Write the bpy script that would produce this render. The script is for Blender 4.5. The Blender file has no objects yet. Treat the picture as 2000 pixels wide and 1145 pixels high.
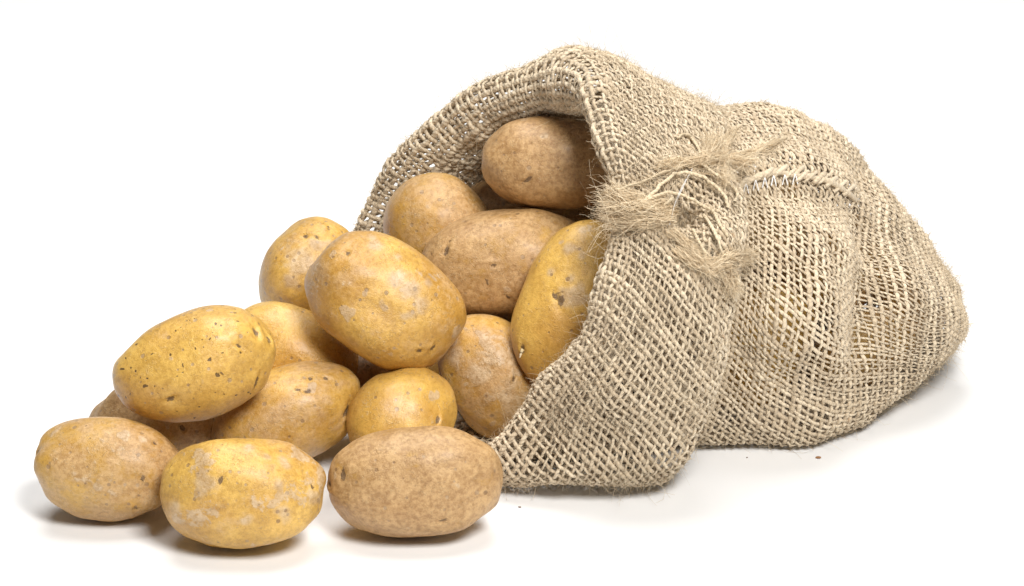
import bpy, math, random
import numpy as np

# ------------------------------------------------------------------ camera, light, exposure
scene = bpy.context.scene
col = scene.collection
rad = math.radians

cam_data = bpy.data.cameras.new('camera')
cam = bpy.data.objects.new('camera', cam_data)
col.objects.link(cam)
cam.location = (0.0, -1.42349, 0.68097)
cam.rotation_euler = (rad(90 - 22), 0, 0)
cam_data.sensor_width = 36
cam_data.lens = 110.77
cam_data.clip_start = 0.05
cam_data.clip_end = 50
scene.camera = cam

world = bpy.data.worlds.new('World')
scene.world = world
world.use_nodes = True
bg = world.node_tree.nodes['Background']
bg.inputs[0].default_value = (1.0, 0.995, 0.985, 1)      # faint even white fill added from all round
bg.inputs[1].default_value = 0.05

def softbox(name, loc, target, size, power, color):
    d = bpy.data.lights.new(name, 'AREA')
    d.shape = 'RECTANGLE'
    d.size, d.size_y = size
    d.energy = power
    d.color = color
    o = bpy.data.objects.new(name, d)
    col.objects.link(o)
    o.location = loc
    v = np.array(target, float) - np.array(loc, float)
    v /= np.linalg.norm(v)
    o.rotation_euler = (math.acos(-v[2]), 0, math.atan2(-v[0], v[1]))
    return o

softbox('key_softbox', (0.42, -0.98, 1.30), (0.0, 0.05, 0.06), (0.5, 0.5), 32, (1.0, 0.985, 0.96))
softbox('overhead_softbox', (-0.10, 0.50, 1.8), (-0.05, 0.15, 0.0), (1.2, 1.2), 34, (1.0, 0.99, 0.975))

scene.view_settings.view_transform = 'Standard'
scene.view_settings.look = 'None'
scene.view_settings.exposure = 0.05
scene.view_settings.gamma = 1.0
scene.view_settings.use_curve_mapping = False
scene.cycles.max_bounces = 8
scene.cycles.diffuse_bounces = 5

# ------------------------------------------------------------------ helpers
def build(name, V, F, mat, parent=None, smooth=True, attrs=None, uv=None):
    """Link ONE mesh object; F is an (n,3) or (n,4) array, or a list of such arrays."""
    V = np.asarray(V, np.float32)
    Fs = F if isinstance(F, list) else [F]
    me = bpy.data.meshes.new(name)
    me.vertices.add(len(V))
    me.vertices.foreach_set('co', V.ravel())
    idx = np.concatenate([np.asarray(f, np.int32).ravel() for f in Fs])
    tot = np.concatenate([np.full(len(f), np.asarray(f).shape[1], np.int32) for f in Fs])
    start = np.concatenate([[0], np.cumsum(tot)[:-1]]).astype(np.int32)
    me.loops.add(len(idx))
    me.loops.foreach_set('vertex_index', idx)
    me.polygons.add(len(tot))
    me.polygons.foreach_set('loop_start', start)
    me.polygons.foreach_set('loop_total', tot)
    if smooth:
        me.polygons.foreach_set('use_smooth', np.ones(len(tot), bool))
    if uv is not None:
        l = me.uv_layers.new(name='UVMap')
        l.data.foreach_set('uv', np.asarray(uv, np.float32)[idx].ravel())
    for k, a in (attrs or {}).items():
        at = me.attributes.new(k, 'FLOAT', 'POINT')
        at.data.foreach_set('value', np.asarray(a, np.float32))
    me.update(calc_edges=True)
    me.validate()
    if mat:
        me.materials.append(mat)
    o = bpy.data.objects.new(name, me)
    col.objects.link(o)
    if parent:
        o.parent = parent
    return o

def tag(o, label=None, category=None, group=None, kind=None):
    for k, v in (('label', label), ('category', category), ('group', group), ('kind', kind)):
        if v:
            o[k] = v
    return o

def empty(name, loc):
    o = bpy.data.objects.new(name, None)
    o.empty_display_size = 0.02
    o.location = loc
    col.objects.link(o)
    return o

class G:
    """small node-tree writer"""
    def __init__(s, name):
        s.m = bpy.data.materials.new(name)
        s.m.use_nodes = True
        s.t = s.m.node_tree
        s.b = s.t.nodes['Principled BSDF']
    def n(s, kind, **kw):
        nd = s.t.nodes.new('ShaderNode' + kind)
        for k, v in kw.items():
            if k.startswith('i_'):
                key = k[2:]
                key = int(key) if key.isdigit() else key.replace('_', ' ')
                s.put(nd.inputs[key], v)
            else:
                setattr(nd, k, v)
        return nd
    def put(s, sock, v):
        if hasattr(v, 'is_linked') or isinstance(v, bpy.types.NodeSocket):
            s.t.links.new(v, sock)
        else:
            sock.default_value = v
    def math(s, op, a, b=0.0, clamp=False):
        nd = s.n('Math', operation=op, use_clamp=clamp)
        s.put(nd.inputs[0], a); s.put(nd.inputs[1], b)
        return nd.outputs[0]
    def ramp(s, x, lo, hi, a=0.0, b=1.0):
        nd = s.n('MapRange', interpolation_type='SMOOTHSTEP')
        for k, v in zip((0, 1, 2, 3, 4), (x, lo, hi, a, b)):
            s.put(nd.inputs[k], v)
        return nd.outputs[0]
    def mix(s, f, a, b, blend='MIX'):
        nd = s.n('Mix', data_type='RGBA', blend_type=blend)
        s.put(nd.inputs[0], f)
        for k, v in ((6, a), (7, b)):
            s.put(nd.inputs[k], (*v, 1) if isinstance(v, tuple) and len(v) == 3 else v)
        return nd.outputs[2]
    def noise(s, vec, scale, detail=3.0, rough=0.55, dist=0.0):
        nd = s.n('TexNoise', i_Scale=scale, i_Detail=detail, i_Roughness=rough, i_Distortion=dist)
        s.put(nd.inputs['Vector'], vec)
        return nd.outputs[0]
    def voro(s, vec, scale, feature='F1', rnd=1.0):
        nd = s.n('TexVoronoi', feature=feature, i_Scale=scale, i_Randomness=rnd)
        s.put(nd.inputs['Vector'], vec)
        return nd
    def vadd(s, a, b):
        nd = s.n('VectorMath', operation='ADD')
        s.put(nd.inputs[0], a); s.put(nd.inputs[1], b)
        return nd.outputs[0]
    def vscale(s, a, f):
        nd = s.n('VectorMath', operation='SCALE')
        s.put(nd.inputs[0], a); s.put(nd.inputs['Scale'], f)
        return nd.outputs[0]

def hash3(i, j, k, seed):
    n = (i * 374761393 + j * 668265263 + k * 2147483647 + seed * 144665) & 0xffffffff
    n = ((n ^ (n >> 13)) * 1274126177) & 0xffffffff
    n = ((n ^ (n >> 16)) * 2246822519) & 0xffffffff
    return ((n ^ (n >> 15)) & 0xffff) / 32767.5 - 1.0

def vnoise(P, seed=0):
    """smooth value noise in [-1, 1] at points P (n,3)"""
    P = np.asarray(P, float)
    I = np.floor(P).astype(np.int64)
    f = P - I
    f = f * f * f * (f * (f * 6 - 15) + 10)
    r = 0
    for a in (0, 1):
        for b in (0, 1):
            for c in (0, 1):
                w = (f[:, 0] if a else 1 - f[:, 0]) * (f[:, 1] if b else 1 - f[:, 1]) * (f[:, 2] if c else 1 - f[:, 2])
                r = r + w * hash3(I[:, 0] + a, I[:, 1] + b, I[:, 2] + c, seed)
    return r

def crom(P, n, closed):
    """Catmull-Rom along axis 0 of P (k, ...), n samples per span"""
    k = len(P)
    if closed:
        Q = np.concatenate([P[-1:], P, P[:2]]); spans = k
    else:
        Q = np.concatenate([2 * P[:1] - P[1:2], P, 2 * P[-1:] - P[-2:-1]]); spans = k - 1
    out = []
    t = np.linspace(0, 1, n, endpoint=False)
    sh = (n,) + (1,) * (P.ndim - 1)
    t = t.reshape(sh)
    for i in range(spans):
        p0, p1, p2, p3 = Q[i], Q[i + 1], Q[i + 2], Q[i + 3]
        out.append(0.5 * (2 * p1 + (p2 - p0) * t + (2 * p0 - 5 * p1 + 4 * p2 - p3) * t ** 2 + (3 * p1 - p0 - 3 * p2 + p3) * t ** 3))
    if not closed:
        out.append(P[-1:].copy())
    return np.concatenate(out)

NU, NVS = 600, 40
def resample_ring(row, n):
    c = np.concatenate([row, row[:1]])
    d = np.concatenate([[0], np.cumsum(np.linalg.norm(np.diff(c, axis=0), axis=1))])
    t = 0.65 * np.linspace(0, d[-1], n, endpoint=False) + 0.35 * d[:-1]
    return np.stack([np.interp(t, d, c[:, a]) for a in range(3)], 1)

def sack_grid(ctrl, dents):
    """fine grid (NV, NU, 3) of the sack cloth with wrinkles, and its outward normals"""
    R = len(ctrl)
    rings = crom(np.swapaxes(ctrl, 0, 1), NU // 12, True)            # (NU, R, 3)
    rings = np.swapaxes(rings, 0, 1)
    rings = np.stack([resample_ring(r, NU) for r in rings])
    S = crom(rings, NVS, False)                                      # (NV, NU, 3)
    for _ in range(2):
        N = grid_normals(S)
        P = S.reshape(-1, 3)
        w = 0.0035 * vnoise(P * 27.0, 3) + 0.0022 * vnoise(P * 55.0, 5) + 0.0008 * vnoise(P * 120.0, 9)
        w = w * 0.42
        S = S + N * w.reshape(S.shape[:2])[..., None]
    flip = np.where(np.arange(S.shape[0]) < 6.5 * NVS, -1.0, 1.0)[:, None, None]   # outward on the body and on the cuff
    N = grid_normals(S) * flip
    for (c, r, depth, v0, v1) in dents:                              # local dents and bulges of the cloth
        d2 = ((S - np.array(c)) ** 2).sum(-1) / r ** 2
        vv = np.arange(S.shape[0])[:, None] / NVS
        S = S + N * (depth * np.exp(-d2) * ((vv >= v0) & (vv <= v1)))[..., None]
    z = S[..., 2]
    lim = 0.0022
    S[..., 2] = np.where(z < lim + 0.004, lim + 0.004 * np.exp(np.minimum((z - lim - 0.004) / 0.004, 0)), z)
    return S, grid_normals(S) * flip

def grid_normals(S):
    du = np.roll(S, -1, 1) - np.roll(S, 1, 1)
    dv = np.gradient(S, axis=0)
    n = np.cross(du, dv)
    n = n / np.maximum(np.linalg.norm(n, axis=-1, keepdims=True), 1e-12)
    return -n

def tubes(P, Nrm, r, m=6, closed=False, flat=1.0):
    """P (k, n, 3) paths, Nrm matching reference normals, r (k, n) radii -> verts, quads, uv"""
    k, n = P.shape[:2]
    if closed:
        T = np.roll(P, -1, 1) - np.roll(P, 1, 1)
    else:
        T = np.gradient(P, axis=1)
    L = np.linalg.norm(T, axis=-1, keepdims=True)
    T = T / np.maximum(L, 1e-12)
    B = np.cross(T, Nrm)
    B /= np.maximum(np.linalg.norm(B, axis=-1, keepdims=True), 1e-12)
    C = np.cross(B, T)
    a = np.arange(m) * 2 * math.pi / m
    V = P[:, :, None] + r[:, :, None, None] * (np.cos(a)[None, None, :, None] * B[:, :, None] + flat * np.sin(a)[None, None, :, None] * C[:, :, None])
    seg = np.linalg.norm(np.diff(P, axis=1), axis=-1)
    s = np.concatenate([np.zeros((k, 1)), np.cumsum(seg, 1)], 1)
    uv = np.stack([np.broadcast_to(s[:, :, None], (k, n, m)), np.broadcast_to((a / (2 * math.pi))[None, None], (k, n, m))], -1)
    base = (np.arange(k) * n * m)[:, None, None]
    i = np.arange(n if closed else n - 1)[None, :, None]
    i2 = (i + 1) % n
    j = np.arange(m)[None, None, :]
    j2 = (j + 1) % m
    q = np.stack([base + i * m + j, base + i * m + j2, base + i2 * m + j2, base + i2 * m + j], -1)
    return V.reshape(-1, 3), q.reshape(-1, 4), uv.reshape(-1, 2)

# ------------------------------------------------------------------ materials
def white_paper():
    g = G('white_sweep_paper')
    tc = g.n('TexCoord').outputs['Object']
    n = g.noise(tc, 9.0, 4)
    g.put(g.b.inputs['Base Color'], g.mix(n, (0.80, 0.80, 0.80), (0.82, 0.82, 0.82)))
    g.b.inputs['Roughness'].default_value = 0.7
    g.b.inputs['Specular IOR Level'].default_value = 0.15
    return g.m

def jute(name, dark=(0.45, 0.345, 0.225), light=(0.80, 0.675, 0.495), twist=True):
    g = G(name)
    uv = g.n('UVMap').outputs[0]
    sep = g.n('SeparateXYZ', i_0=uv)
    at = g.n('Attribute', attribute_name='tint').outputs['Fac']
    # twisted fibres: stripes that wind round the yarn
    ph = g.math('ADD', g.math('MULTIPLY', sep.outputs[0], 210.0), sep.outputs[1])
    st = g.math('SINE', g.math('MULTIPLY', ph, 2 * math.pi * 2))
    cmb = g.n('CombineXYZ')
    g.put(cmb.inputs[0], g.math('MULTIPLY', ph, 5.0)); g.put(cmb.inputs[1], g.math('MULTIPLY', sep.outputs[0], 260.0))
    tc = g.n('TexCoord').outputs['Object']
    fine = g.noise(cmb.outputs[0], 1.0, 3, 0.6)
    big = g.noise(tc, 55.0, 3)
    grain = g.noise(tc, 1500.0, 2)
    f = g.math('ADD', g.math('MULTIPLY', at, 0.55), g.math('MULTIPLY', fine, 0.45))
    f = g.math('ADD', f, g.math('MULTIPLY', g.math('SUBTRACT', big, 0.5), 0.5))
    f = g.math('ADD', f, g.math('MULTIPLY', st, 0.07), clamp=True)
    c = g.mix(f, dark, light)
    spk = g.ramp(g.noise(tc, 160.0, 2), 0.70, 0.78)
    c = g.mix(g.math('MULTIPLY', spk, 0.5), c, (0.42, 0.24, 0.11))
    g.put(g.b.inputs['Base Color'], c)
    g.b.inputs['Roughness'].default_value = 0.75
    g.b.inputs['Specular IOR Level'].default_value = 0.25
    g.b.inputs['Sheen Weight'].default_value = 0.15
    h = g.math('ADD', g.math('MULTIPLY', st, 0.5), g.math('ADD', fine, grain))
    bp = g.n('Bump', i_Strength=0.9, i_Distance=0.00035)
    g.put(bp.inputs['Height'], h)
    g.put(g.b.inputs['Normal'], bp.outputs[0])
    return g.m

def fibre(name, c0, c1):
    g = G(name)
    at = g.n('Attribute', attribute_name='tint').outputs['Fac']
    g.put(g.b.inputs['Base Color'], g.mix(at, c0, c1))
    g.b.inputs['Roughness'].default_value = 0.6
    g.b.inputs['Specular IOR Level'].default_value = 0.3
    return g.m

def potato_skin(name, seed, brown=0.4, scurf=0.3, spots=0.3, net=0.4, pits=0.0, gloss=0.5):
    g = G(name)
    tc0 = g.n('TexCoord').outputs['Object']
    tc = g.vadd(tc0, (seed * 1.37, seed * 2.11, seed * 0.73))
    warp = g.n('TexNoise', i_Scale=90.0, i_Detail=2.0)
    g.put(warp.inputs['Vector'], tc)
    wv = g.vadd(tc, g.vscale(g.vadd(warp.outputs['Color'], (-0.5, -0.5, -0.5)), 0.012))
    big = g.noise(tc, 26.0, 3, 0.5)
    mid = g.noise(tc, 95.0, 5, 0.62)
    fine = g.noise(tc, 420.0, 5, 0.65)
    micro = g.noise(tc, 1700.0, 3, 0.6)
    yellow = (0.765, 0.480, 0.112)
    gold = (0.625, 0.350, 0.073)
    tan = (0.440, 0.265, 0.115)
    c = g.mix(g.ramp(big, 0.35, 0.65), yellow, gold)
    # russet skin in clouds over the yellow
    x = g.math('ADD', g.math('MULTIPLY', mid, 0.65), g.math('MULTIPLY', big, 0.35))
    x = g.math('ADD', x, g.math('MULTIPLY', g.math('SUBTRACT', fine, 0.5), 0.22))
    rm = g.ramp(x, 0.655 - 0.46 * brown, 0.83 - 0.46 * brown)
    rm = g.math('MULTIPLY', rm, 0.55 + 0.4 * brown)
    c = g.mix(rm, c, g.mix(fine, (0.350, 0.192, 0.076), (0.700, 0.460, 0.230)))
    # fine pale netting / flakes
    ve = g.voro(g.vadd(tc, g.vscale(warp.outputs['Color'], 0.006)), 480.0, 'DISTANCE_TO_EDGE')
    line = g.ramp(ve.outputs['Distance'], 0.015, 0.075, 1.0, 0.0)
    line = g.math('MULTIPLY', g.math('MULTIPLY', line, g.ramp(g.noise(tc, 130.0, 3), 0.45, 0.62)), g.ramp(g.noise(tc, 520.0, 2), 0.44, 0.56))
    c = g.mix(g.math('MULTIPLY', line, net), c, (0.660, 0.490, 0.270))
    # scurf: pale matte patches, cloudy ones and round ones
    sm = g.ramp(g.math('ADD', g.noise(wv, 52.0, 4, 0.6), g.math('MULTIPLY', g.math('SUBTRACT', fine, 0.5), 0.18)), 0.735 - 0.17 * scurf, 0.79 - 0.17 * scurf)
    vr = g.voro(wv, 85.0)
    sel = g.n('SeparateColor', i_0=vr.outputs['Color'])
    rad_ = g.math('MULTIPLY', sel.outputs[1], 0.34)
    rs = g.math('MULTIPLY', g.ramp(g.math('SUBTRACT', vr.outputs['Distance'], rad_), -0.05, 0.03, 1.0, 0.0),
                g.math('LESS_THAN', sel.outputs[0], 0.10 + 0.45 * scurf))
    sm = g.math('MAXIMUM', sm, rs)
    sm = g.math('MAXIMUM', sm, g.n('Attribute', attribute_name='scab').outputs['Fac'])
    sm = g.math('MULTIPLY', sm, g.ramp(fine, 0.28, 0.55, 0.45, 0.85))
    c = g.mix(sm, c, g.mix(mid, (0.50, 0.34, 0.19), (0.74, 0.56, 0.35)))
    # lenticels: little grey-brown dots
    vd = g.voro(tc, 210.0)
    ds = g.n('SeparateColor', i_0=vd.outputs['Color'])
    dot = g.math('MULTIPLY', g.ramp(g.math('SUBTRACT', vd.outputs['Distance'], g.math('ADD', 0.09, g.math('MULTIPLY', ds.outputs[1], 0.17))), -0.05, 0.04, 1.0, 0.0),
                 g.math('LESS_THAN', ds.outputs[0], 0.30 + 0.5 * spots))
    c = g.mix(g.math('MULTIPLY', dot, 0.72), c, g.mix(ds.outputs[2], (0.255, 0.150, 0.065), (0.480, 0.345, 0.215)))
    h = g.math('ADD', g.math('MULTIPLY', fine, 0.55), g.math('MULTIPLY', micro, 0.35))
    h = g.math('ADD', h, g.math('MULTIPLY', sm, 0.22))
    h = g.math('ADD', h, g.math('MULTIPLY', line, 0.25))
    h = g.math('SUBTRACT', h, g.math('MULTIPLY', dot, 0.25))
    if pits:
        vp = g.voro(wv, 240.0)
        ps = g.n('SeparateColor', i_0=vp.outputs['Color'])
        pm = g.math('MULTIPLY', g.ramp(g.math('SUBTRACT', vp.outputs['Distance'], g.math('ADD', 0.08, g.math('MULTIPLY', ps.outputs[1], 0.14))), -0.03, 0.03, 1.0, 0.0),
                    g.math('LESS_THAN', ps.outputs[0], pits))
        c = g.mix(g.math('MULTIPLY', pm, 0.85), c, (0.075, 0.040, 0.018))
        h = g.math('SUBTRACT', h, g.math('MULTIPLY', pm, 0.5))
    # eyes: bark-brown where the mesh is dimpled
    ea = g.n('Attribute', attribute_name='eye').outputs['Fac']
    em = g.ramp(g.math('ADD', ea, g.math('MULTIPLY', g.math('SUBTRACT', g.noise(tc, 700.0, 3, 0.7), 0.5), 0.9)), 0.48, 0.74)
    c = g.mix(g.math('MULTIPLY', em, 0.9), c, g.mix(micro, (0.085, 0.045, 0.018), (0.30, 0.19, 0.095)))
    h = g.math('ADD', h, g.math('MULTIPLY', em, g.math('MULTIPLY', micro, 0.8)))
    # dirt and tonal mottling
    c = g.mix(min(0.62, max(0.2, 0.34 + 0.55 * brown)), c, g.mix(g.ramp(mid, 0.33, 0.62), (0.66, 0.58, 0.48), (1.0, 1.0, 1.0)), 'MULTIPLY')
    c = g.mix(min(0.62, 0.45 + 0.4 * brown), c, g.mix(g.ramp(fine, 0.36, 0.58), (0.70, 0.63, 0.54), (1.0, 1.0, 1.0)), 'MULTIPLY')
    c = g.mix(0.5, c, g.mix(g.ramp(micro, 0.3, 0.7), (0.72, 0.70, 0.66), (1.0, 1.0, 1.0)), 'MULTIPLY')
    g.put(g.b.inputs['Base Color'], c)
    ro = g.math('ADD', 0.47 - 0.20 * gloss, g.math('MULTIPLY', g.math('MAXIMUM', sm, rm), 0.10))
    ro = g.math('ADD', ro, g.math('MULTIPLY', g.math('SUBTRACT', fine, 0.5), 0.2))
    g.put(g.b.inputs['Roughness'], ro)
    g.b.inputs['Specular IOR Level'].default_value = 0.5
    g.b.inputs['Coat Weight'].default_value = 0.06 + 0.22 * gloss
    g.b.inputs['Coat Roughness'].default_value = 0.30
    bp = g.n('Bump', i_Strength=0.8, i_Distance=0.0008)
    g.put(bp.inputs['Height'], h)
    g.put(g.b.inputs['Normal'], bp.outputs[0])
    return g.m

PAPER = white_paper()
JUTE = jute('jute_yarn')
TWINE = jute('jute_twine', (0.48, 0.36, 0.22), (0.80, 0.68, 0.48))
FUZZ = fibre('jute_fuzz', (0.40, 0.29, 0.17), (0.76, 0.65, 0.47))
STRAW = fibre('frayed_jute', (0.54, 0.39, 0.225), (0.92, 0.78, 0.56))
THREAD = fibre('white_thread', (0.82, 0.82, 0.82), (0.9, 0.9, 0.9))
SPROUT = fibre('pale_sprout', (0.62, 0.47, 0.24), (0.82, 0.72, 0.52))
CRUMB = fibre('brown_crumb', (0.10, 0.055, 0.03), (0.35, 0.17, 0.07))

# ------------------------------------------------------------------ the white sweep
prof = [(-3.2, 0.0), (1.6, 0.0)]
for i in range(1, 13):
    a = i / 12 * math.pi / 2
    prof.append((1.6 + 0.8 * math.sin(a), 0.8 - 0.8 * math.cos(a)))
prof.append((2.4, 3.2))
V = [(x, y, z) for (y, z) in prof for x in (-3.2, 3.2)]
F = np.array([(2 * i, 2 * i + 1, 2 * i + 3, 2 * i + 2) for i in range(len(prof) - 1)])
tag(build('backdrop', V, F, PAPER), 'seamless white paper sweep under and behind the potatoes', 'backdrop', kind='structure')

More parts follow.
